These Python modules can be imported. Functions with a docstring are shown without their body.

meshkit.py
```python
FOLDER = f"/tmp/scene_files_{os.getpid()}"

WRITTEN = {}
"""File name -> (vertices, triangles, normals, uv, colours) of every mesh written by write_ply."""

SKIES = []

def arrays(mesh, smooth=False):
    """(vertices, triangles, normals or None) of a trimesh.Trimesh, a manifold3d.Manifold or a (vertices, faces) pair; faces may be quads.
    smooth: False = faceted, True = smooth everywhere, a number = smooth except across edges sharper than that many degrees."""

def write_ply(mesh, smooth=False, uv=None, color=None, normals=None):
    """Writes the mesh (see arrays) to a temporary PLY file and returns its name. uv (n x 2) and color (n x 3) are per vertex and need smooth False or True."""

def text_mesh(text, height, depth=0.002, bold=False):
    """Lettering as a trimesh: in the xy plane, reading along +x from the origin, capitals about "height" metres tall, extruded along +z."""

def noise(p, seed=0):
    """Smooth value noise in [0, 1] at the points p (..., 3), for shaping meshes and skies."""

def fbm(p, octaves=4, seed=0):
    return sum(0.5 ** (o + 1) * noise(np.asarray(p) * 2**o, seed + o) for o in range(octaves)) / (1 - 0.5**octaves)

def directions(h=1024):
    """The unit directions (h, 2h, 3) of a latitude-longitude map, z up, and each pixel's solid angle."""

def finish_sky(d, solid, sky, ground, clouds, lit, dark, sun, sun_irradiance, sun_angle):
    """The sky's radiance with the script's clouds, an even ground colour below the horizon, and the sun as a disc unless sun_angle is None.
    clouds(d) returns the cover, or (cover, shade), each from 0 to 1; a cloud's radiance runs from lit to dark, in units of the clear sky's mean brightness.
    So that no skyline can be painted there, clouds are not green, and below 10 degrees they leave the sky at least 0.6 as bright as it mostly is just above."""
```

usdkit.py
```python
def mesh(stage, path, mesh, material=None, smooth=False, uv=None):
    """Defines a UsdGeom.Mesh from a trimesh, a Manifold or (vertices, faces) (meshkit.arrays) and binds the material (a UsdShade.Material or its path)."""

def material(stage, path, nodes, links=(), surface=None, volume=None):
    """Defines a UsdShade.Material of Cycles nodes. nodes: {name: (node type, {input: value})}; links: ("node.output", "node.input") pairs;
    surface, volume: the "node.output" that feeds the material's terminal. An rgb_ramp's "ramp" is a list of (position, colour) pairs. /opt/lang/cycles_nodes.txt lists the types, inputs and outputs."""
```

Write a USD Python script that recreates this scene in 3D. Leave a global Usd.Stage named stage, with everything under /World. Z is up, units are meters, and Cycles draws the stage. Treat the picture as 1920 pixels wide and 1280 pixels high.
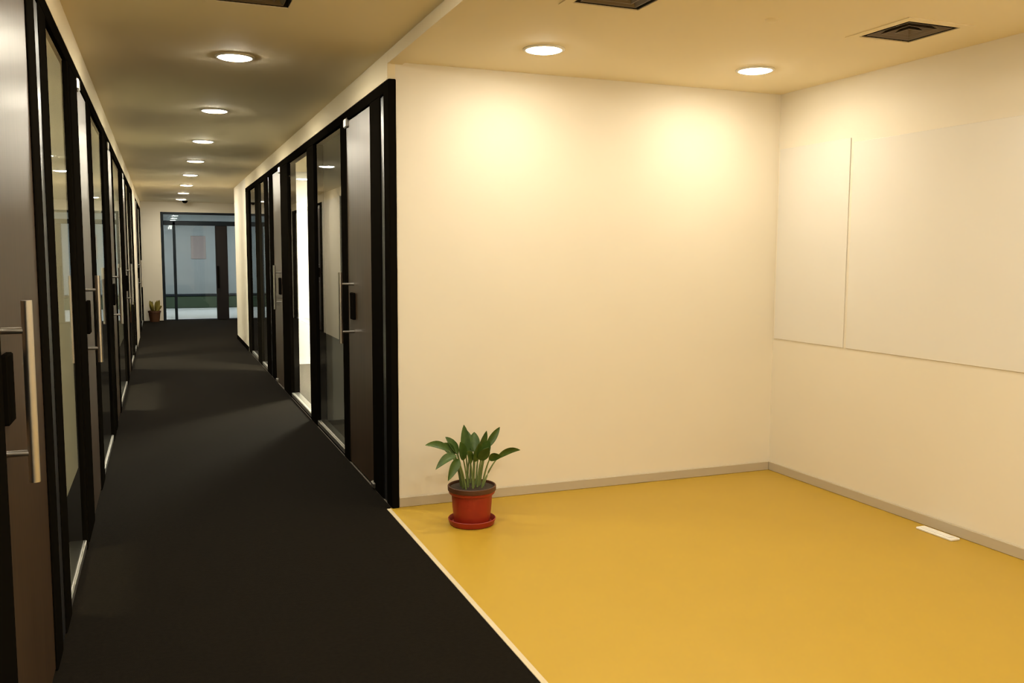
import math, random
import numpy as np, trimesh
import usdkit
from shapely.geometry import Polygon, Point, box as sbox
from pxr import Usd, UsdGeom, UsdShade, Gf, Sdf

stage = Usd.Stage.CreateInMemory()
UsdGeom.SetStageUpAxis(stage, UsdGeom.Tokens.z)
UsdGeom.SetStageMetersPerUnit(stage, 1.0)
UsdGeom.Xform.Define(stage, '/World')
UsdGeom.Scope.Define(stage, '/World/Looks')
rnd = random.Random(7)

# ------------------------------------------------------------------ camera, light levels
FPX, YAW, PITCH, ROLL = 1665.2, 21.519, 5.570, 0.226
CAM = (-1.23, 0.0, 1.5)
EXPOSURE = 0.0
cam = UsdGeom.Camera.Define(stage, '/World/camera')
cam.CreateHorizontalApertureAttr(36.0)
cam.CreateVerticalApertureAttr(24.0)
cam.CreateFocalLengthAttr(36.0 * FPX / 1920.0)
cam.CreateClippingRangeAttr(Gf.Vec2f(0.05, 200))
cam.CreateExposureAttr(EXPOSURE)
ya, pi_, ro = (math.radians(v) for v in (YAW, PITCH, ROLL))
fw = np.array([math.sin(ya) * math.cos(pi_), math.cos(ya) * math.cos(pi_), -math.sin(pi_)])
r0 = np.array([math.cos(ya), -math.sin(ya), 0.0])
u0 = np.cross(r0, fw)
rt = r0 * math.cos(ro) + u0 * math.sin(ro)
up = -r0 * math.sin(ro) + u0 * math.cos(ro)
M = Gf.Matrix4d(*rt, 0, *up, 0, *(-fw), 0, *CAM, 1)
UsdGeom.Xformable(cam).AddTransformOp().Set(M)

LAMP_ROOM = 138.0          # radiance of the downlight lenses
LAMP_HALL = 300.0
LAMP_OFFICE = 230.0        # office panel lights
LAMP_DIM = 60.0
LAMP_LOBBY = 44.0          # lobby panel lights
WARM = (1.0, 0.92, 0.755)
COOL = (0.90, 0.97, 1.0)

# ------------------------------------------------------------------ dimensions
C = 1.62                   # left partition plane x = -C; right partition plane x = 0
D = 5.063                  # back wall of the yellow room
W = 2.72                   # right wall of the yellow room
HR, HC, HF = 2.588, 2.643, 2.49
YB = -2.6                  # rear of the building part
YE = 21.4                  # glazed end of the corridor

# ------------------------------------------------------------------ materials
L = '/World/Looks/'
def mat(name, nodes, links=(), surface='p.BSDF'):
    return usdkit.material(stage, L + name, nodes, links, surface=surface)

def plain(name, col, rough=0.5, metal=0.0, spec=0.5, coat=0.0, coat_rough=0.1, var=0.0, scale=6.0, bump=0.0, bscale=200.0):
    n = {'p': ('principled_bsdf', {'base_color': col, 'roughness': rough, 'metallic': metal, 'specular_ior_level': spec,
                                   'coat_weight': coat, 'coat_roughness': coat_rough})}
    l = []
    if var or bump:
        n['g'] = ('geometry', {})
    if var:
        n['n'] = ('noise_texture', {'scale': scale, 'detail': 4.0})
        n['r'] = ('rgb_ramp', {'ramp': [(0.25, tuple(c * (1 - var) for c in col)), (0.75, tuple(min(1, c * (1 + var)) for c in col))]})
        l += [('g.position', 'n.vector'), ('n.fac', 'r.fac'), ('r.color', 'p.base_color')]
    if bump:
        n['bn'] = ('noise_texture', {'scale': bscale, 'detail': 2.0})
        n['b'] = ('bump', {'strength': bump, 'distance': 0.002})
        l += [('g.position', 'bn.vector'), ('bn.fac', 'b.height'), ('b.normal', 'p.normal')]
    return mat(name, n, l)

def emit(name, col, s):
    return mat(name, {'e': ('emission', {'color': col, 'strength': s})}, surface='e.emission')

m_wall = plain('cream_paint', (0.80, 0.735, 0.60), 0.6, var=0.012, scale=2.0, bump=0.08, bscale=350)
m_ceil = plain('ceiling_paint', (0.88, 0.77, 0.54), 0.8, var=0.01, scale=1.5)
m_yellow = plain('yellow_vinyl', (0.475, 0.300, 0.029), 0.42, var=0.02, scale=3.0, spec=0.3)
m_carpet = plain('dark_carpet', (0.0090, 0.0070, 0.0044), 0.95, spec=0.04, var=0.25, scale=60.0, bump=0.6, bscale=500)
m_black = plain('black_frame', (0.006, 0.005, 0.0035), 0.5, spec=0.0)
m_steel = plain('brushed_steel', (0.62, 0.60, 0.56), 0.32, metal=1.0)
m_strip = plain('grey_metal_strip', (0.13, 0.135, 0.145), 0.34, metal=1.0)
m_threshold = plain('pale_metal_edge', (0.62, 0.52, 0.34), 0.5, metal=0.0)
m_board = plain('writing_board', (0.77, 0.735, 0.66), 0.28, spec=0.5)
m_base = plain('grey_tan_skirting', (0.50, 0.43, 0.31), 0.5)
m_white = plain('white_plastic', (0.85, 0.83, 0.78), 0.4)
m_dark = plain('dark_void', (0.05, 0.04, 0.03), 0.8)
m_vent = plain('diffuser_metal', (0.16, 0.12, 0.08), 0.5)
m_pot = plain('red_pot', (0.30, 0.018, 0.006), 0.45, var=0.08, scale=15)
m_rim = plain('brown_rim', (0.085, 0.028, 0.010), 0.5)
m_soil = plain('potting_soil', (0.035, 0.022, 0.012), 0.95, var=0.4, scale=90, bump=0.8, bscale=120)
m_blueframe = plain('blue_grey_frame', (0.012, 0.019, 0.026), 0.45, spec=0.15)
m_column = plain('dark_brown_cladding', (0.016, 0.013, 0.013), 0.45, spec=0.2)
m_lobwall = plain('lobby_wall', (0.42, 0.47, 0.50), 0.6, var=0.08, scale=0.9)
m_lobfloor = plain('lobby_floor', (0.66, 0.68, 0.70), 0.35)
m_green = plain('green_box', (0.035, 0.065, 0.035), 0.5)
m_red = plain('dusty_red_print', (0.42, 0.35, 0.345), 0.6)
m_officefloor = plain('office_carpet', (0.10, 0.085, 0.065), 0.9, var=0.2, scale=40)
m_officewall = plain('office_white', (0.80, 0.78, 0.72), 0.6)
m_lens_room = emit('lens_room', WARM, LAMP_ROOM)
m_lens_hall = emit('lens_hall', WARM, LAMP_HALL)
m_panel = emit('office_panel_glow', (1.0, 0.95, 0.80), LAMP_OFFICE)
m_panel_bright = emit('bright_office_panel_glow', (1.0, 0.95, 0.80), 2.0 * LAMP_OFFICE)
m_panel_dim = emit('dim_office_panel_glow', (1.0, 0.90, 0.62), LAMP_DIM)
m_lobpanel = emit('lobby_panel_glow', COOL, LAMP_LOBBY)

# dark stained wood leaf with vertical grain
m_wood = mat('dark_wood', {
    'g': ('geometry', {}), 'm': ('mapping', {'scale': (60.0, 60.0, 1.6)}),
    'n': ('noise_texture', {'scale': 1.0, 'detail': 5.0, 'distortion': 0.6}),
    'r': ('rgb_ramp', {'ramp': [(0.3, (0.032, 0.018, 0.009)), (0.7, (0.062, 0.037, 0.019))]}),
    'p': ('principled_bsdf', {'roughness': 0.36, 'specular_ior_level': 0.5, 'specular_tint': (1.0, 0.86, 0.68)})},
    [('g.position', 'm.vector'), ('m.vector', 'n.vector'), ('n.fac', 'r.fac'), ('r.color', 'p.base_color')])
# glass: the front faces reflect by Fresnel, the rest passes
def glass(name, tint):
    return mat(name, {
        'g': ('geometry', {}), 'f': ('fresnel', {'IOR': 1.52}),
        'inv': ('math', {'math_type': 'subtract', 'value1': 1.0}),
        'mul': ('math', {'math_type': 'multiply'}),
        't': ('transparent_bsdf', {'color': tint}), 's': ('glossy_bsdf', {'color': (0.95, 0.95, 0.95), 'roughness': 0.015}),
        'x': ('mix_closure', {})},
        [('g.backfacing', 'inv.value2'), ('f.fac', 'mul.value1'), ('inv.value', 'mul.value2'), ('mul.value', 'x.fac'),
         ('t.BSDF', 'x.closure1'), ('s.BSDF', 'x.closure2')], surface='x.closure')
m_glass = glass('partition_glass', (0.94, 0.95, 0.92))
m_blind = plain('pale_roller_blind', (0.62, 0.57, 0.42), 0.8)
m_leaf = mat('leaf_green', {
    'g': ('geometry', {}), 'n': ('noise_texture', {'scale': 30.0, 'detail': 2.0}),
    'r': ('rgb_ramp', {'ramp': [(0.3, (0.042, 0.092, 0.013)), (0.75, (0.095, 0.165, 0.028))]}),
    'p': ('principled_bsdf', {'roughness': 0.38}), 't': ('translucent_bsdf', {'color': (0.14, 0.24, 0.04)}), 'x': ('mix_closure', {'fac': 0.2})},
    [('g.position', 'n.vector'), ('n.fac', 'r.fac'), ('r.color', 'p.base_color'), ('p.BSDF', 'x.closure1'), ('t.BSDF', 'x.closure2')], surface='x.closure')
m_stem = plain('leaf_stem', (0.17, 0.22, 0.065), 0.5)
m_oliveleaf = plain('olive_leaf', (0.26, 0.21, 0.04), 0.5)
m_brownpot = plain('brown_pot', (0.09, 0.035, 0.012), 0.5)

# ------------------------------------------------------------------ geometry helpers
def bx(x0, x1, y0, y1, z0, z1, ch=0.0):
    x0, x1 = sorted((x0, x1)); y0, y1 = sorted((y0, y1)); z0, z1 = sorted((z0, z1))
    if not ch:
        m = trimesh.creation.box(extents=(x1 - x0, y1 - y0, z1 - z0))
        m.apply_translation(((x0 + x1) / 2, (y0 + y1) / 2, (z0 + z1) / 2))
        return m
    ch = min(ch, (x1 - x0) / 3, (y1 - y0) / 3, (z1 - z0) / 3)
    pts = []
    for xs, sx in ((x0, 1), (x1, -1)):
        for ys, sy in ((y0, 1), (y1, -1)):
            for zs, sz in ((z0, 1), (z1, -1)):
                pts += [(xs, ys + sy * ch, zs + sz * ch), (xs + sx * ch, ys, zs + sz * ch), (xs + sx * ch, ys + sy * ch, zs)]
    return trimesh.convex.convex_hull(np.array(pts))

def tube(a, b, r, n=14, r2=None):
    a, b = np.asarray(a, float), np.asarray(b, float)
    return path_tube([a, b], [r, r if r2 is None else r2], n)

def path_tube(P, R, n=10):
    P = np.asarray(P, float); V = []; F = []
    for i, p in enumerate(P):
        t = P[min(i + 1, len(P) - 1)] - P[max(i - 1, 0)]; t /= np.linalg.norm(t)
        a = np.cross(t, (0, 0, 1.0)) if abs(t[2]) < 0.9 else np.cross(t, (1.0, 0, 0)); a /= np.linalg.norm(a); b = np.cross(t, a)
        for k in range(n):
            w = 2 * math.pi * k / n
            V.append(p + R[i] * (a * math.cos(w) + b * math.sin(w)))
    for i in range(len(P) - 1):
        for k in range(n):
            q, w = i * n + k, i * n + (k + 1) % n
            F += [(q, w, w + n), (q, w + n, q + n)]
    V += [P[0], P[-1]]; e = len(V)
    for k in range(n):
        F.append((e - 2, (k + 1) % n, k)); F.append((e - 1, (len(P) - 1) * n + k, (len(P) - 1) * n + (k + 1) % n))
    m = trimesh.Trimesh(np.array(V), np.array(F), process=False); m.fix_normals()
    return m

def lathe(profile, n=48):
    m = trimesh.creation.revolve(np.array(profile, float), sections=n)
    m.fix_normals()
    return m

def slab(poly, z0, z1):
    m = trimesh.creation.extrude_polygon(poly, z1 - z0, engine='earcut'); m.apply_translation((0, 0, z0)); return m

def join(ms):
    return trimesh.util.concatenate(ms)

# ------------------------------------------------------------------ scene helpers
used = {}
def numbered(parent, name):
    k = (parent, name); i = used.get(k, 0); used[k] = i + 1
    return f'{parent}/{name}' if i == 0 else f'{parent}/{name}_{i:03d}'

origin = {}
def tag(prim, label=None, cat=None, group=None, kind=None):
    for k, v in (('label', label), ('category', cat), ('group', group), ('kind', kind)):
        if v: prim.SetCustomDataByKey(k, v)
    return prim

def thing(name, label, cat, loc=(0, 0, 0), group=None, kind=None):
    path = numbered('/World', name)
    x = UsdGeom.Xform.Define(stage, path); x.AddTranslateOp().Set(Gf.Vec3d(*map(float, loc)))
    origin[path] = np.array(loc, float)
    return tag(x.GetPrim(), label, cat, group, kind)

def obj(name, mesh, material, parent=None, label=None, cat=None, group=None, kind=None, smooth=False):
    """mesh in world coordinates, one Mesh prim"""
    ppath = str(parent.GetPath()) if parent else '/World'
    path = numbered(ppath, name)
    o = np.zeros(3)
    for k, v in origin.items():
        if ppath == k or ppath.startswith(k + '/'): o = v
    if parent is None:
        c = mesh.bounds.mean(0); c[2] = mesh.bounds[0, 2]
        o = c
    mm = mesh.copy(); mm.apply_translation(-o)
    p = usdkit.mesh(stage, path, mm, material, smooth=smooth)
    if parent is None:
        UsdGeom.Xformable(p).AddTranslateOp().Set(Gf.Vec3d(*map(float, o)))
    return tag(p.GetPrim(), label, cat, group, kind)

def copy_of(src, loc, label, group=None):
    name = src.GetName()
    base = name if not (len(name) > 4 and name[-3:].isdigit()) else name[:-4]
    path = numbered('/World', base)
    x = UsdGeom.Xform.Define(stage, path)
    x.GetPrim().GetReferences().AddInternalReference(src.GetPath())
    x.GetPrim().SetInstanceable(True)
    x.ClearXformOpOrder(); op = x.GetPrim().GetAttribute('xformOp:translate')
    x.AddTranslateOp().Set(Gf.Vec3d(*map(float, loc)))
    return tag(x.GetPrim(), label, src.GetCustomDataByKey('category'), group or src.GetCustomDataByKey('group'))

S = 'structure'
# ------------------------------------------------------------------ floors
XB = -0.02
obj('floor', slab(Polygon([(-C - 3.2, YB), (XB - 0.012, YB), (XB - 0.012, D), (0.0, D), (0.0, 16.4), (0.62, 16.4), (0.62, YE), (-C - 3.2, YE)]), -0.1, 0.0), m_carpet,
    label='dark brown carpet floor running down the long corridor', cat='floor', kind=S)
obj('floor', bx(XB + 0.012, W, YB, D, -0.1, 0.0), m_yellow, label='mustard yellow vinyl floor of the empty open room', cat='floor', kind=S)
obj('floor', bx(0.001, 3.6, D, 16.4, -0.1, 0.0), m_officefloor, label='dull brown office floor behind the right-hand glass partition', cat='floor', kind=S)
obj('trim_1', bx(XB - 0.012, XB + 0.012, YB, D - 0.02, -0.1, 0.003, 0.001), m_threshold,
    label='thin pale edging strip between dark carpet and yellow floor', cat='edging strip', kind=S)

# ------------------------------------------------------------------ ceilings (with openings for the air diffusers)
VENTS = [(-0.80, 4.20, HC, 'hall'), (0.62, 3.43, HR, 'left'), (2.19, 3.43, HR, 'right')]
VO = 0.165     # half opening
def ceil_poly(p, z):
    for vx, vy, vz, _ in VENTS:
        if vz == z: p = p.difference(sbox(vx - VO, vy - VO, vx + VO, vy + VO))
    return p
obj('ceiling', slab(ceil_poly(Polygon([(-C - 0.10, YB), (0.0, YB), (0.0, 16.4), (0.62, 16.4), (0.62, YE), (-C - 0.10, YE)]), HC), HC, HC + 0.02), m_ceil,
    label='plain corridor ceiling with a single row of downlights', cat='ceiling', kind=S)
obj('ceiling', slab(ceil_poly(sbox(0.088, YB, W, D), HR), HR, HR + 0.02), m_ceil,
    label='pale ceiling over the yellow-floored room', cat='ceiling', kind=S)
obj('trim_2', bx(0.0, 0.088, YB, D, HR - 0.012, HC + 0.02, 0.002), m_ceil,
    label='shallow cream ceiling beam between corridor and open room', cat='beam', kind=S)
obj('ceiling', bx(0.1, 3.6, D + 0.1, 16.4, 2.60, 2.62), m_ceil, label='ceiling of the offices behind the right-hand partition', cat='ceiling', kind=S)
obj('ceiling', bx(-C - 3.2, -C - 0.1, YB, YE, 2.60, 2.62), m_ceil, label='ceiling of the dark offices behind the left-hand partition', cat='ceiling', kind=S)

# ------------------------------------------------------------------ walls
obj('wall_back', bx(0.045, W + 0.1, D, D + 0.1, 0, HC + 0.02), m_wall, label='cream wall behind the potted plant', cat='wall', kind=S)
obj('wall_right', bx(W, W + 0.1, YB, D, 0, HR + 0.02), m_wall, label='cream right-hand wall carrying the flush writing boards', cat='wall', kind=S)
obj('wall_rear', bx(-C - 0.1, W + 0.1, YB - 0.1, YB, 0, HC + 0.02), m_wall, label='cream wall behind the camera', cat='wall', kind=S)
# strips above the partitions and the plain wall pieces beside them
def side_x(side, a, b):
    return (a, b) if side > 0 else (-C - b, -C - a)
def wallbox(side, y0, y1, z0, z1, a=0.0, b=0.1):
    x0, x1 = side_x(side, a, b); return bx(x0, x1, y0, y1, z0, z1)
obj('wall_corridor_right', wallbox(1, 14.2, 16.4, 0, HC), m_wall,
    label='cream wall piece beyond the right-hand glass partition', cat='wall', kind=S)
obj('wall_corridor_left', join([wallbox(-1, 15.4, 17.2, 0, HF), wallbox(-1, YB, 1.9, 0, HC)]), m_wall,
    label='cream left-hand wall pieces of the corridor between the glass partitions', cat='wall', kind=S)
obj('wall_alcove', join([bx(0.62, 0.72, 16.4, YE, 0, HC), bx(0.1, 0.72, 16.3, 16.4, 0, HC)]), m_wall, label='cream side wall of the recess near the corridor end', cat='wall', kind=S)
obj('trim_3', join([wallbox(1, D, D + 0.1, HF, HC, 0.0, 0.045), wallbox(1, D + 0.1, 14.2, HF, HC)]), m_ceil, label='tan strip between the right-hand black frames and the corridor ceiling', cat='wall strip', kind=S)
obj('trim_4', wallbox(-1, 1.9, YE, HF, HC), m_ceil, label='thin tan strip between the left-hand black frames and the corridor ceiling', cat='wall strip', kind=S)
# office partitions
for i, (y, t) in enumerate(((8.0, 'dark first office and lit second office'), (12.3, 'lit second office and third office'), (14.2, 'third office and corridor wall'))):
    obj('wall_office_right', bx(0.12, 3.6, y, y + 0.1, 0, 2.6), m_officewall, label='white cross wall between the ' + t, cat='wall', kind=S)
obj('wall_office_back', bx(3.6, 3.7, D + 0.1, 16.4, 0, 2.6), m_officewall, label='white rear wall of the right-hand offices', cat='wall', kind=S)
for y in (YB, 1.8, 6.9, 8.0, 11.2, 15.3, YE - 0.1):
    obj('wall_office_left', bx(-C - 3.2, -C - 0.12, y, y + 0.08, 0, 2.6), m_officewall, label='cross wall between the dark left-hand offices', cat='wall', group='cross walls of the left offices', kind=S)
obj('wall_office_outer', bx(-C - 3.3, -C - 3.2, YB, YE, 0, 2.6), m_officewall, label='outer wall of the dark left-hand offices', cat='wall', kind=S)

# skirting of the yellow room
obj('baseboard_back', bx(0.045, W - 0.012, D - 0.012, D, 0, 0.06, 0.003), m_base, label='low grey-tan skirting along the back wall', cat='skirting', kind=S)
obj('baseboard_right', bx(W - 0.012, W, YB, D, 0, 0.06, 0.003), m_base, label='low grey-tan skirting along the right wall', cat='skirting', kind=S)
obj('baseboard_corridor', bx(-0.012, 0.0, 14.22, 16.4, 0, 0.07, 0.003), m_black, label='black skirting under the cream wall piece in the corridor', cat='skirting', kind=S)

# ------------------------------------------------------------------ partitions
def sgn(side): return 1 if side > 0 else -1
def pbox(side, a, b, y0, y1, z0, z1, ch=0.004):
    x0, x1 = side_x(side, a, b); return bx(x0, x1, y0, y1, z0, z1, ch)
def base_loc(side, y): return (0.0 if side > 0 else -C, y, 0)
trim_no, door_no, win_no = [4], [0], [0]

def post(side, y0, y1, label, strip=None, depth=0.09):
    trim_no[0] += 1
    t = thing(f'trim_{trim_no[0]}', label, 'frame post', base_loc(side, (y0 + y1) / 2), kind=S)
    if strip is None:
        obj('post', pbox(side, 0, 0.09, y0, y1, 0, HF - 0.065), m_black, t)
    else:
        s0, s1 = strip
        obj('post', pbox(side, 0, depth, y0, s0, 0, HF - (0.065 if depth > 0.05 else 0)), m_black, t)
        obj('metal_strip', pbox(side, 0.006, 0.085, s0, s1, 0, HF - 0.065, 0.01), m_strip, t, label='grey metal strip between two black posts')
        obj('post', pbox(side, 0, 0.09, s1, y1, 0, HF - 0.065), m_black, t)
    return t

def window(side, y0, y1, label, blind=None, recess=0.018):
    win_no[0] += 1
    t = thing(f'window_{win_no[0]}', label, 'glass partition', base_loc(side, (y0 + y1) / 2), kind=S)
    obj('pane', pbox(side, recess, recess + 0.01, y0, y1, 0.055, HF - 0.065, 0), m_glass, t, label='clear full-height glass pane')
    obj('bottom_rail', pbox(side, 0.004, 0.085, y0, y1, 0.012, 0.055, 0.005), m_steel, t, label='bright metal bottom rail')
    if blind:
        obj('roller_blind', pbox(side, recess + 0.016, recess + 0.019, y0 + 0.01, y1 - 0.01, blind, HF - 0.09, 0), m_blind, t, label='pale roller blind let down behind the glass')
    obj('plinth', pbox(side, 0.008, 0.08, y0, y1, 0.0, 0.012, 0), m_black, t)
    return t

def door(side, y0, y1, hy, label, off=0.06):
    door_no[0] += 1
    t = thing(f'door_{door_no[0]}', label, 'door', base_loc(side, (y0 + y1) / 2), kind=S)
    g = 0.005
    obj('leaf', pbox(side, 0.008, 0.055, y0 + g, y1 - g, 0.01, HF - 0.072, 0.003), m_wood, t, label='dark wood door leaf')
    xs = (lambda a: a if side > 0 else -C - a)
    h = obj('pull_handle', tube((xs(-off), hy, 0.885), (xs(-off), hy, 1.375), 0.014, 18), m_steel, t, label='vertical steel bar pull handle', smooth=40)
    for z in (0.965, 1.295):
        obj('standoff', tube((xs(-off), hy, z), (xs(0.008), hy, z), 0.009, 12), m_steel, h, smooth=40)
    obj('lock_plate', pbox(side, -0.012, 0.008, hy - 0.055, hy + 0.045, 1.05, 1.235, 0.004), m_black, t, label='black lock case between the handle fixings')
    hinge = y1 - 0.05 if hy < (y0 + y1) / 2 else y0 + 0.05
    if side > 0: obj('floor_pivot', pbox(side, -0.012, 0.03, hinge - 0.10, hinge - 0.02, 0.008, 0.045, 0.006), m_steel, t, label='small bright metal floor pivot')
    free = y0 + 0.04 if hy < (y0 + y1) / 2 else y1 - 0.04
    obj('top_catch', pbox(side, -0.010, 0.03, free - 0.05, free + 0.05, HF - 0.115, HF - 0.05, 0.008), m_steel, t, label='small bright metal catch at the top of the door')
    return t

def head(side, y0, y1, label):
    trim_no[0] += 1
    obj(f'trim_{trim_no[0]}', pbox(side, 0, 0.09, y0, y1, HF - 0.065, HF, 0.004), m_black, label=label, cat='head rail', kind=S)

# right-hand side, from the yellow room into the distance
head(1, 5.17, 14.2, 'black head rail along the top of the right-hand partition')
post(1, D - 0.02, 5.54, 'wide black end post with grey strip where the partition meets the cream wall', (5.17, 5.27), 0.044)
door(1, 5.54, 6.33, 6.13, 'dark wood door nearest the potted plant, right side of corridor', 0.085)
post(1, 6.33, 6.51, 'slim black post between the nearest right-hand door and its glass')
window(1, 6.51, 7.76, 'first glass panel on the right, looking into the unlit office')
post(1, 7.76, 8.10, 'black post between the dark and the brightly lit glass panels')
window(1, 8.10, 9.42, 'glass panel of the brightly lit white office on the right')
post(1, 9.42, 10.0, 'black post just beyond the brightly lit glass panel')
door(1, 10.0, 10.75, 10.18, 'second dark wood door on the right, beyond the lit office')
post(1, 10.75, 11.64, 'wide black post with grey strip beyond the second right-hand door', (11.1, 11.2))
window(1, 11.64, 12.3, 'narrow glass panel in the farther right-hand partition')
post(1, 12.3, 12.8, 'black post between the two farthest right-hand glass panels')
window(1, 12.8, 13.75, 'farthest glass panel on the right, before the cream wall piece')
post(1, 13.75, 14.2, 'last black post on the right, touching the cream wall piece')

# left-hand side
head(-1, 1.9, 15.4, 'black head rail along the top of the left-hand partition')
head(-1, 17.2, YE, 'short black head rail at the far end of the left side')
post(-1, 1.9, 2.6, 'black post before the nearest left-hand door')
door(-1, 2.6, 3.46, 2.66, 'dark wood door at the left edge of the picture with long steel pull handle', 0.055)
post(-1, 3.46, 4.0, 'wide black post with grey strip beside the nearest left-hand door', (3.64, 3.80))
window(-1, 4.0, 4.87, 'first glass panel on the left, nearest the camera', blind=0.43, recess=0.012)
post(-1, 4.87, 5.40, 'black post with slim grey strip after the first left-hand glass panel', (4.93, 5.0))
door(-1, 5.40, 6.10, 5.52, 'second dark wood door on the left with pull handle', 0.055)
post(-1, 6.10, 6.40, 'black post after the second left-hand door')
window(-1, 6.40, 7.69, 'second glass panel on the left', blind=1.3, recess=0.012)
post(-1, 7.69, 8.35, 'wide black post with grey strip after the second left-hand glass', (8.05, 8.15))
door(-1, 8.35, 9.05, 8.5, 'third dark wood door on the left', 0.055)
post(-1, 9.05, 9.2, 'slim black post after the third left-hand door')
window(-1, 9.2, 10.92, 'third glass panel on the left', blind=0.55, recess=0.012)
post(-1, 10.92, 11.5, 'wide black post with grey strip after the third left-hand glass', (11.15, 11.25))
door(-1, 11.5, 12.3, 11.65, 'fourth dark wood door on the left', 0.055)
post(-1, 12.3, 12.5, 'slim black post after the fourth left-hand door')
window(-1, 12.5, 13.7, 'fourth glass panel on the left', recess=0.012)
post(-1, 13.7, 14.2, 'black post after the fourth left-hand glass')
window(-1, 14.2, 15.2, 'fifth glass panel on the left, before the cream wall piece', recess=0.012)
post(-1, 15.2, 15.4, 'black post touching the left cream wall piece')
post(-1, 17.2, 17.5, 'black post after the left cream wall piece')
door(-1, 17.5, 18.3, 17.65, 'farthest dark wood door on the left', 0.055)
post(-1, 18.3, 19.0, 'black post after the farthest left-hand door')
window(-1, 19.0, 20.9, 'farthest glass panel on the left, near the corridor end', recess=0.012)
post(-1, 20.9, YE, 'last black post on the left at the corridor end')

# ------------------------------------------------------------------ corridor end: glazed screen, lobby beyond
obj('wall_end', join([bx(-C - 0.1, -1.21, YE, YE + 0.12, 0, HC), bx(-1.21, 0.72, YE, YE + 0.12, 2.42, HC), bx(0.45, 0.72, YE, YE + 0.12, 0, 2.42)]), m_wall,
    label='cream wall around the glazed doors at the corridor end', cat='wall', kind=S)
win_no[0] += 1
e = thing(f'window_{win_no[0]}', 'blue-grey framed glazed screen with door closing off the corridor end', 'glazed screen', (-0.4, YE, 0), kind=S)
fy0, fy1 = YE + 0.0, YE + 0.08
for a, b, z0, z1 in ((-1.21, -1.15, 0, 2.42), (-0.965, -0.905, 0, 2.21), (0.39, 0.45, 0, 2.42)):
    obj('frame_post', bx(a, b, fy0, fy1, z0, z1, 0.005), m_blueframe, e)
obj('head_rail', bx(-1.15, 0.39, fy0, fy1, 2.37, 2.42, 0.005), m_blueframe, e)
obj('transom', bx(-1.15, 0.39, fy0, fy1, 2.13, 2.23, 0.005), m_blueframe, e)
obj('column', bx(-0.06, 0.20, fy0 - 0.02, fy1 + 0.02, 0, 2.13, 0.008), m_column, e, label='dark brown clad column right of the glass door')
obj('pane', bx(-1.15, 0.39, fy0 + 0.035, fy0 + 0.045, 2.23, 2.37), m_glass, e, label='transom glass above the end door')
obj('pane', bx(-1.15, -0.965, fy0 + 0.035, fy0 + 0.045, 0.02, 2.13), m_glass, e, label='narrow side glass left of the end door')
dl = obj('door_pane', bx(-0.905, -0.06, fy0 + 0.035, fy0 + 0.047, 0.03, 2.13), m_glass, e, label='frameless glass door at the corridor end')
obj('pull_handle', tube((-0.02, fy0 - 0.06, 0.72), (-0.02, fy0 - 0.06, 1.22), 0.022, 14), m_black, e, label='black vertical pull handle', smooth=40)
for z in (0.80, 1.14):
    obj('handle_fixing', tube((-0.02, fy0 - 0.06, z), (-0.02, fy0 - 0.015, z), 0.012, 10), m_black, e, smooth=40)
obj('pane', bx(0.20, 0.39, fy0 + 0.035, fy0 + 0.045, 0.02, 2.13), m_glass, e, label='narrow side glass right of the dark column')
obj('sill', bx(-1.15, 0.39, fy0 + 0.01, fy1 - 0.01, 0, 0.018, 0.004), m_blueframe, e)

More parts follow.
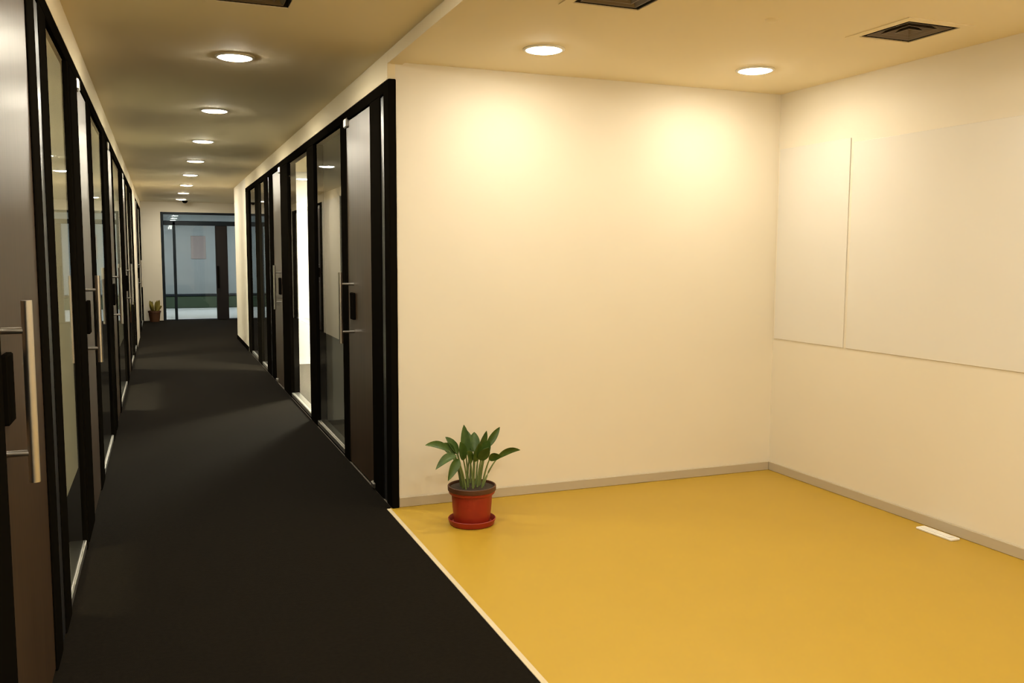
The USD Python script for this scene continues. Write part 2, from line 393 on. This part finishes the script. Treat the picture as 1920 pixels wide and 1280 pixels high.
LY = 27.0
obj('floor', bx(-3.0, 3.0, YE + 0.12, LY, -0.1, 0.0), m_lobfloor, label='pale tiled lobby floor beyond the glazed end screen', cat='floor', kind=S)
obj('ceiling', bx(-3.0, 3.0, YE + 0.12, LY, 2.8, 2.82), m_officewall, label='white lobby ceiling beyond the end screen', cat='ceiling', kind=S)
obj('wall_lobby_back', bx(-3.0, 3.0, LY, LY + 0.1, 0, 2.8), m_lobwall, label='blue-grey lobby wall seen through the end screen', cat='wall', kind=S)
obj('wall_lobby_left', bx(-3.1, -3.0, YE + 0.12, LY, 0, 2.8), m_lobwall, label='left side wall of the lobby beyond the screen', cat='wall', kind=S)
obj('wall_lobby_right', bx(3.0, 3.1, YE + 0.12, LY, 0, 2.8), m_lobwall, label='right side wall of the lobby beyond the screen', cat='wall', kind=S)

bench = thing('planter_box', 'long low green planter box behind the glass at the corridor end', 'planter', (-0.3, 26.3, 0))
obj('box', bx(-1.6, 1.0, 26.1, 26.5, 0.0, 0.33, 0.02), m_green, bench)
obj('dark_base', bx(-1.62, 1.02, 26.08, 26.52, 0.33, 0.38, 0.01), m_blueframe, bench, label='dark coping of the planter')
obj('wall_print', bx(-0.42, -0.02, LY - 0.02, LY, 1.35, 2.0, 0.004), m_red, label='dusty red print on the blue-grey lobby wall', cat='print')
for i, x in enumerate((-1.2, 1.0)):
    t = thing('lobby_panel_light', f'{("left", "right")[i]} one of two cool panel lights in the lobby ceiling beyond the screen', 'ceiling light', (x, 24.2, 2.8), group='lobby panel lights')
    obj('frame', bx(x - 0.32, x + 0.32, 23.88, 24.52, 2.785, 2.8, 0.003), m_white, t)
    obj('diffuser', bx(x - 0.29, x + 0.29, 23.91, 24.49, 2.778, 2.785), m_lobpanel, t)

# ------------------------------------------------------------------ lit office
def panel_light(x, y, m, label):
    t = thing('office_panel_light', label, 'ceiling light', (x, y, 2.6))
    obj('frame', bx(x - .32, x + .32, y - .32, y + .32, 2.585, 2.599, 0.003), m_white, t)
    obj('diffuser', bx(x - .29, x + .29, y - .29, y + .29, 2.578, 2.585), m, t)
panel_light(1.3, 10.6, m_panel_bright, 'bright ceiling panel light inside the lit white office on the right')
panel_light(-C - 1.3, 4.6, m_panel_dim, 'dim ceiling panel light in the office behind the first left-hand glass')
panel_light(-C - 1.4, 9.6, m_panel, 'ceiling panel light in the office behind the third left-hand glass')
panel_light(-C - 1.4, 13.2, m_panel, 'ceiling panel light in the office behind the fourth left-hand glass')
t = thing('office_air_diffuser', 'white slotted air diffuser at the top of the lit white office', 'air diffuser', (0.72, 11.2, 2.6))
obj('frame', join([bx(0.50, 0.94, 10.98, 11.42, 2.590, 2.6)]), m_vent, t)
for k in range(4):
    obj('slat', bx(0.53, 0.91, 11.03 + k * 0.095, 11.085 + k * 0.095, 2.582, 2.590), m_white, t)
obj('skirting_board', bx(0.13, 3.6, 12.288, 12.3, 0, 0.09), m_white, label='white skirting at the foot of the lit office wall', cat='skirting', kind=S)

# ------------------------------------------------------------------ writing boards on the right wall
obj('writing_board', bx(W - 0.006, W - 0.001, 4.375, 5.045, 0.93, 2.22, 0.003), m_board, label='narrow pale writing board beside the room corner', cat='writing board')
obj('writing_board', bx(W - 0.006, W - 0.001, 1.2, 4.35, 0.93, 2.19, 0.003), m_board, label='wide pale writing board reaching the right picture edge', cat='writing board')

# floor plate
t = thing('floor_plate', 'small white flat cover plate on the yellow floor near the right skirting', 'cover plate', (2.645, 3.52, 0))
obj('plate', bx(2.612, 2.675, 3.40, 3.64, 0, 0.012, 0.003), m_white, t)
obj('lid', bx(2.624, 2.663, 3.425, 3.615, 0.012, 0.016, 0.0015), m_white, t)

# ------------------------------------------------------------------ downlights
def downlight(x, y, z, lens, label, group):
    t = thing('downlight', label, 'downlight', (x, y, z), group=group)
    ring = lathe([(0.093, 0.0), (0.112, 0.0), (0.112, -0.004), (0.106, -0.008), (0.096, -0.008), (0.093, -0.004), (0.093, 0.0)], 40)
    ring.apply_translation((x, y, z)); obj('trim_ring', ring, m_white, t, smooth=40)
    d = lathe([(0.0, -0.001), (0.093, -0.001), (0.093, -0.008), (0.08, -0.013), (0.05, -0.017), (0.0, -0.018)], 40)
    d.apply_translation((x, y, z)); obj('lens', d, lens, t, label='glowing round lens')
    return t
ORD = ['nearest', 'second', 'third', 'fourth', 'fifth', 'sixth', 'seventh', 'farthest']
first = None
for k in range(8):
    y = 5.54 + 2.1 * k
    lab = f'{ORD[k]} downlight of the row on the corridor ceiling' if k in (0, 7) else f'{ORD[k]} downlight from the camera in the corridor ceiling row'
    if first is None: first = downlight(-0.79, y, HC, m_lens_hall, lab, 'downlights along the corridor ceiling')
    else: copy_of(first, (-0.79, y, HC), lab, 'downlights along the corridor ceiling')
for y in (3.44, 1.34, -0.76):
    copy_of(first, (-0.79, y, HC), 'corridor ceiling downlight above or behind the camera', 'corridor downlights outside the picture')
r1 = downlight(0.70, 4.45, HR, m_lens_room, 'left one of the two downlights on the room ceiling, above the plant', 'downlights of the open room')
copy_of(r1, (2.06, 4.46, HR), 'right one of the two downlights on the room ceiling, nearest the corner', 'downlights of the open room')
for x in (0.70, 2.06):
    for y in (2.35, 0.25, -1.85):
        copy_of(r1, (x, y, HR), 'room ceiling downlight above or behind the camera', 'room downlights outside the picture')

# ------------------------------------------------------------------ air diffusers
def sq_ring(cx, cy, o, i, z0, z1):
    return slab(sbox(cx - o, cy - o, cx + o, cy + o).difference(sbox(cx - i, cy - i, cx + i, cy + i)), z0, z1)
def frustum_ring(cx, cy, a, b, z0, z1, th=0.004):
    """square sloping vane: half side a at height z0, b at z1"""
    V = []
    for (h, z) in ((a, z0), (b, z1), (b - th, z1), (a - th, z0)):
        V += [(cx - h, cy - h, z), (cx + h, cy - h, z), (cx + h, cy + h, z), (cx - h, cy + h, z)]
    F = []
    for j in range(4):
        p, q = j * 4, ((j + 1) % 4) * 4
        for k in range(4):
            F += [(p + k, p + (k + 1) % 4, q + (k + 1) % 4), (p + k, q + (k + 1) % 4, q + k)]
    m = trimesh.Trimesh(np.array(V), np.array(F), process=False); m.fix_normals(); return m
for vx, vy, vz, where in VENTS:
    lab = {'hall': 'square air diffuser at the top edge of the corridor ceiling', 'left': 'square air diffuser at the top edge, above the open room',
           'right': 'dark square air diffuser on the room ceiling near the right wall'}[where]
    t = thing('air_diffuser', lab, 'air diffuser', (vx, vy, vz), group='square ceiling air diffusers')
    obj('frame', sq_ring(vx, vy, 0.205, 0.160, vz - 0.005, vz), m_ceil, t)
    obj('duct', join([sq_ring(vx, vy, 0.165, 0.160, vz, vz + 0.14), bx(vx - 0.165, vx + 0.165, vy - 0.165, vy + 0.165, vz + 0.14, vz + 0.15)]), m_dark, t, label='dark opening behind the vanes')
    for k in range(3):
        h = 0.135 - 0.045 * k
        obj('vane', frustum_ring(vx, vy, h, h - 0.035, vz - 0.002, vz + 0.035), m_vent, t)

# small dark dome on the ceiling at the far end
dome = lathe([(0.0, -0.055), (0.03, -0.05), (0.05, -0.032), (0.058, -0.008), (0.06, 0.0), (0.0, 0.0)], 28); dome.apply_translation((-0.70, 20.8, HC))
obj('ceiling_dome', dome, m_black, label='tiny dark dome on the ceiling at the far end of the corridor', cat='ceiling dome', smooth=40)

# ------------------------------------------------------------------ potted plant by the wall
def leaf_mesh(base, tip, width, sag=0.02, roll=0.0, n=10, side_ref=None):
    base, tip = np.array(base, float), np.array(tip, float)
    d = tip - base; ln = np.linalg.norm(d); d /= ln
    ref = np.array(side_ref if side_ref is not None else (0.0, -1.0, 0.25)); s = np.cross(d, ref); s /= np.linalg.norm(s)
    nn = np.cross(s, d)
    ca, sa = math.cos(roll), math.sin(roll); s, nn = s * ca + nn * sa, nn * ca - s * sa
    V, F = [], []
    for i in range(n + 1):
        u = i / n
        w = width * 0.5 * (math.sin(math.pi * min(1, u ** 0.8)) ** 0.75 if 0 < u < 1 else 0.02)
        c = base + d * ln * u + np.array([0, 0, sag * 4 * u * (1 - u)])
        for j, q in enumerate((-1, -0.5, 0, 0.5, 1)):
            V.append(c + s * w * q + nn * (w * 0.35 * (abs(q) ** 1.3)))
    for side in (0, 1):
        pass
    nv = len(V); V = np.array(V)
    V = np.vstack([V + nn * 0.0008, V - nn * 0.0008])
    for i in range(n):
        for j in range(4):
            a = i * 5 + j
            F += [(a, a + 1, a + 6), (a, a + 6, a + 5)]
            F += [(a + nv, a + 6 + nv, a + 1 + nv), (a + nv, a + 5 + nv, a + 6 + nv)]
        for j in (0, 4):
            a = i * 5 + j; b = a + 5
            F += [(a, b, b + nv), (a, b + nv, a + nv)]
    m = trimesh.Trimesh(V, np.array(F), process=False); m.fix_normals(); return m

PX, PY = 0.348, 4.605
plant = thing('potted_plant', 'leafy green plant in a red plastic pot on the yellow floor', 'potted plant', (PX, PY, 0))
def lz(profile, n=56):
    m = lathe(profile, n); m.apply_translation((PX, PY, 0)); return m
obj('pot', lz([(0.0, 0.012), (0.098, 0.012), (0.101, 0.02), (0.109, 0.10), (0.114, 0.172), (0.125, 0.176), (0.129, 0.182), (0.130, 0.192), (0.124, 0.192), (0.122, 0.186), (0.0, 0.184)]), m_pot, plant, smooth=35, label='red round plastic pot')
obj('rim', lz([(0.131, 0.1925), (0.135, 0.196), (0.1355, 0.219), (0.133, 0.222), (0.128, 0.221), (0.1265, 0.216), (0.126, 0.1925), (0.131, 0.1925)]), m_rim, plant, smooth=35, label='dark brown pot rim')
obj('saucer', lz([(0.0, 0.0), (0.118, 0.0), (0.124, 0.004), (0.134, 0.034), (0.131, 0.037), (0.127, 0.034), (0.117, 0.010), (0.0, 0.010)]), m_pot, plant, smooth=35, label='red saucer under the pot')
soil = lz([(0.0, 0.193), (0.1255, 0.193), (0.1255, 0.208), (0.08, 0.213), (0.0, 0.215)])
obj('soil', soil, m_soil, plant, smooth=60, label='dark potting soil')
# (foot x, y) -> leaf base -> leaf tip, blade width; metres from the pot axis (y negative = towards the camera)
LEAVES = [
    ((-0.045, -0.01), (-0.135, 0.00, 0.425), (-0.275, -0.02, 0.470), 0.045, 0.018),
    ((-0.060, -0.03), (-0.115, -0.06, 0.405), (-0.240, -0.10, 0.350), 0.050, 0.020),
    ((-0.050, -0.05), (-0.105, -0.08, 0.385), (-0.180, -0.13, 0.290), 0.058, 0.014),
    ((-0.040, 0.03), (-0.075, 0.04, 0.400), (-0.135, 0.06, 0.490), 0.060, 0.006),
    ((-0.020, 0.00), (-0.035, 0.00, 0.400), (-0.040, 0.02, 0.560), 0.058, 0.0),
    ((-0.015, 0.04), (0.005, 0.05, 0.390), (0.005, 0.10, 0.510), 0.064, 0.0),
    ((-0.010, -0.05), (-0.030, -0.07, 0.360), (-0.070, -0.12, 0.440), 0.062, 0.010),
    ((0.020, -0.03), (0.035, -0.05, 0.370), (0.060, -0.11, 0.450), 0.064, 0.010),
    ((0.030, 0.02), (0.050, 0.03, 0.390), (0.105, 0.05, 0.510), 0.060, 0.004),
    ((0.045, 0.00), (0.090, 0.00, 0.430), (0.170, 0.01, 0.535), 0.046, 0.004),
    ((0.055, -0.02), (0.145, -0.02, 0.365), (0.275, -0.04, 0.405), 0.044, 0.022),
    ((0.040, -0.05), (0.075, -0.08, 0.375), (0.130, -0.13, 0.400), 0.052, 0.014),
    ((0.010, 0.06), (0.030, 0.10, 0.390), (0.060, 0.17, 0.470), 0.054, 0.008),
    ((-0.030, 0.06), (-0.050, 0.10, 0.380), (-0.085, 0.17, 0.450), 0.054, 0.010),
]
LEAVES += [
    ((0.000, -0.03), (0.000, -0.05, 0.365), (0.010, -0.09, 0.475), 0.066, 0.006),
    ((-0.030, -0.02), (-0.060, -0.03, 0.375), (-0.085, -0.05, 0.480), 0.062, 0.006),
    ((0.020, 0.03), (0.030, 0.05, 0.400), (0.045, 0.09, 0.500), 0.066, 0.004),
    ((0.035, -0.01), (0.060, -0.02, 0.380), (0.090, -0.04, 0.475), 0.062, 0.006),
    ((-0.055, 0.02), (-0.095, 0.03, 0.390), (-0.165, 0.05, 0.455), 0.056, 0.014),
]
P0 = np.array([PX, PY, 0.0])
for i, (ft, b, tp, wd, sg) in enumerate(LEAVES):
    f0 = P0 + (ft[0], ft[1], 0.195); b0 = P0 + b; t0 = P0 + tp
    mid = f0 * 0.5 + b0 * 0.5 + np.array([(ft[0] - b[0]) * 0.18, (ft[1] - b[1]) * 0.18, 0.02])
    pts = [(1 - u) ** 2 * f0 + 2 * u * (1 - u) * mid + u * u * b0 for u in np.linspace(0, 1, 9)]
    st = obj('stem', path_tube(pts, np.linspace(0.0065, 0.0036, 9), 8), m_stem, plant, smooth=50)
    obj('leaf', leaf_mesh(b0 - (t0 - b0) * 0.06, t0, wd * 0.95, sg, roll=rnd.uniform(-0.6, 0.6)), m_leaf, st, smooth=40)

# small plant far away beside the end screen
FX, FY = -1.395, 21.12
far = thing('potted_plant', 'tiny far olive-leaved plant in a brown pot at the corridor end', 'potted plant', (FX, FY, 0))
q = lathe([(0.0, 0.0), (0.10, 0.0), (0.125, 0.20), (0.135, 0.205), (0.135, 0.24), (0.122, 0.24), (0.115, 0.21), (0.0, 0.205)], 32); q.apply_translation((FX, FY, 0))
obj('pot', q, m_brownpot, far, smooth=35)
for i in range(14):
    a = 2 * math.pi * i / 14 + rnd.uniform(-.2, .2); r = rnd.uniform(0.06, 0.16); h = rnd.uniform(0.34, 0.50)
    b0 = np.array([FX + 0.04 * math.cos(a), FY + 0.04 * math.sin(a), 0.205]); t0 = np.array([FX + r * math.cos(a), FY + r * math.sin(a), h])
    obj('leaf', leaf_mesh(b0, t0, 0.085, 0.03, n=6, side_ref=(-math.sin(a), math.cos(a), 0.3)), m_oliveleaf, far)

cap = lathe([(0.0, -0.012), (0.022, -0.011), (0.034, -0.004), (0.036, 0.0), (0.0, 0.0)], 28); cap.apply_translation((1.44, 3.50, HR))
obj('sprinkler_cap', cap, m_ceil, label='small pale round sprinkler cap on the room ceiling between the two air diffusers', cat='sprinkler cap', smooth=40)
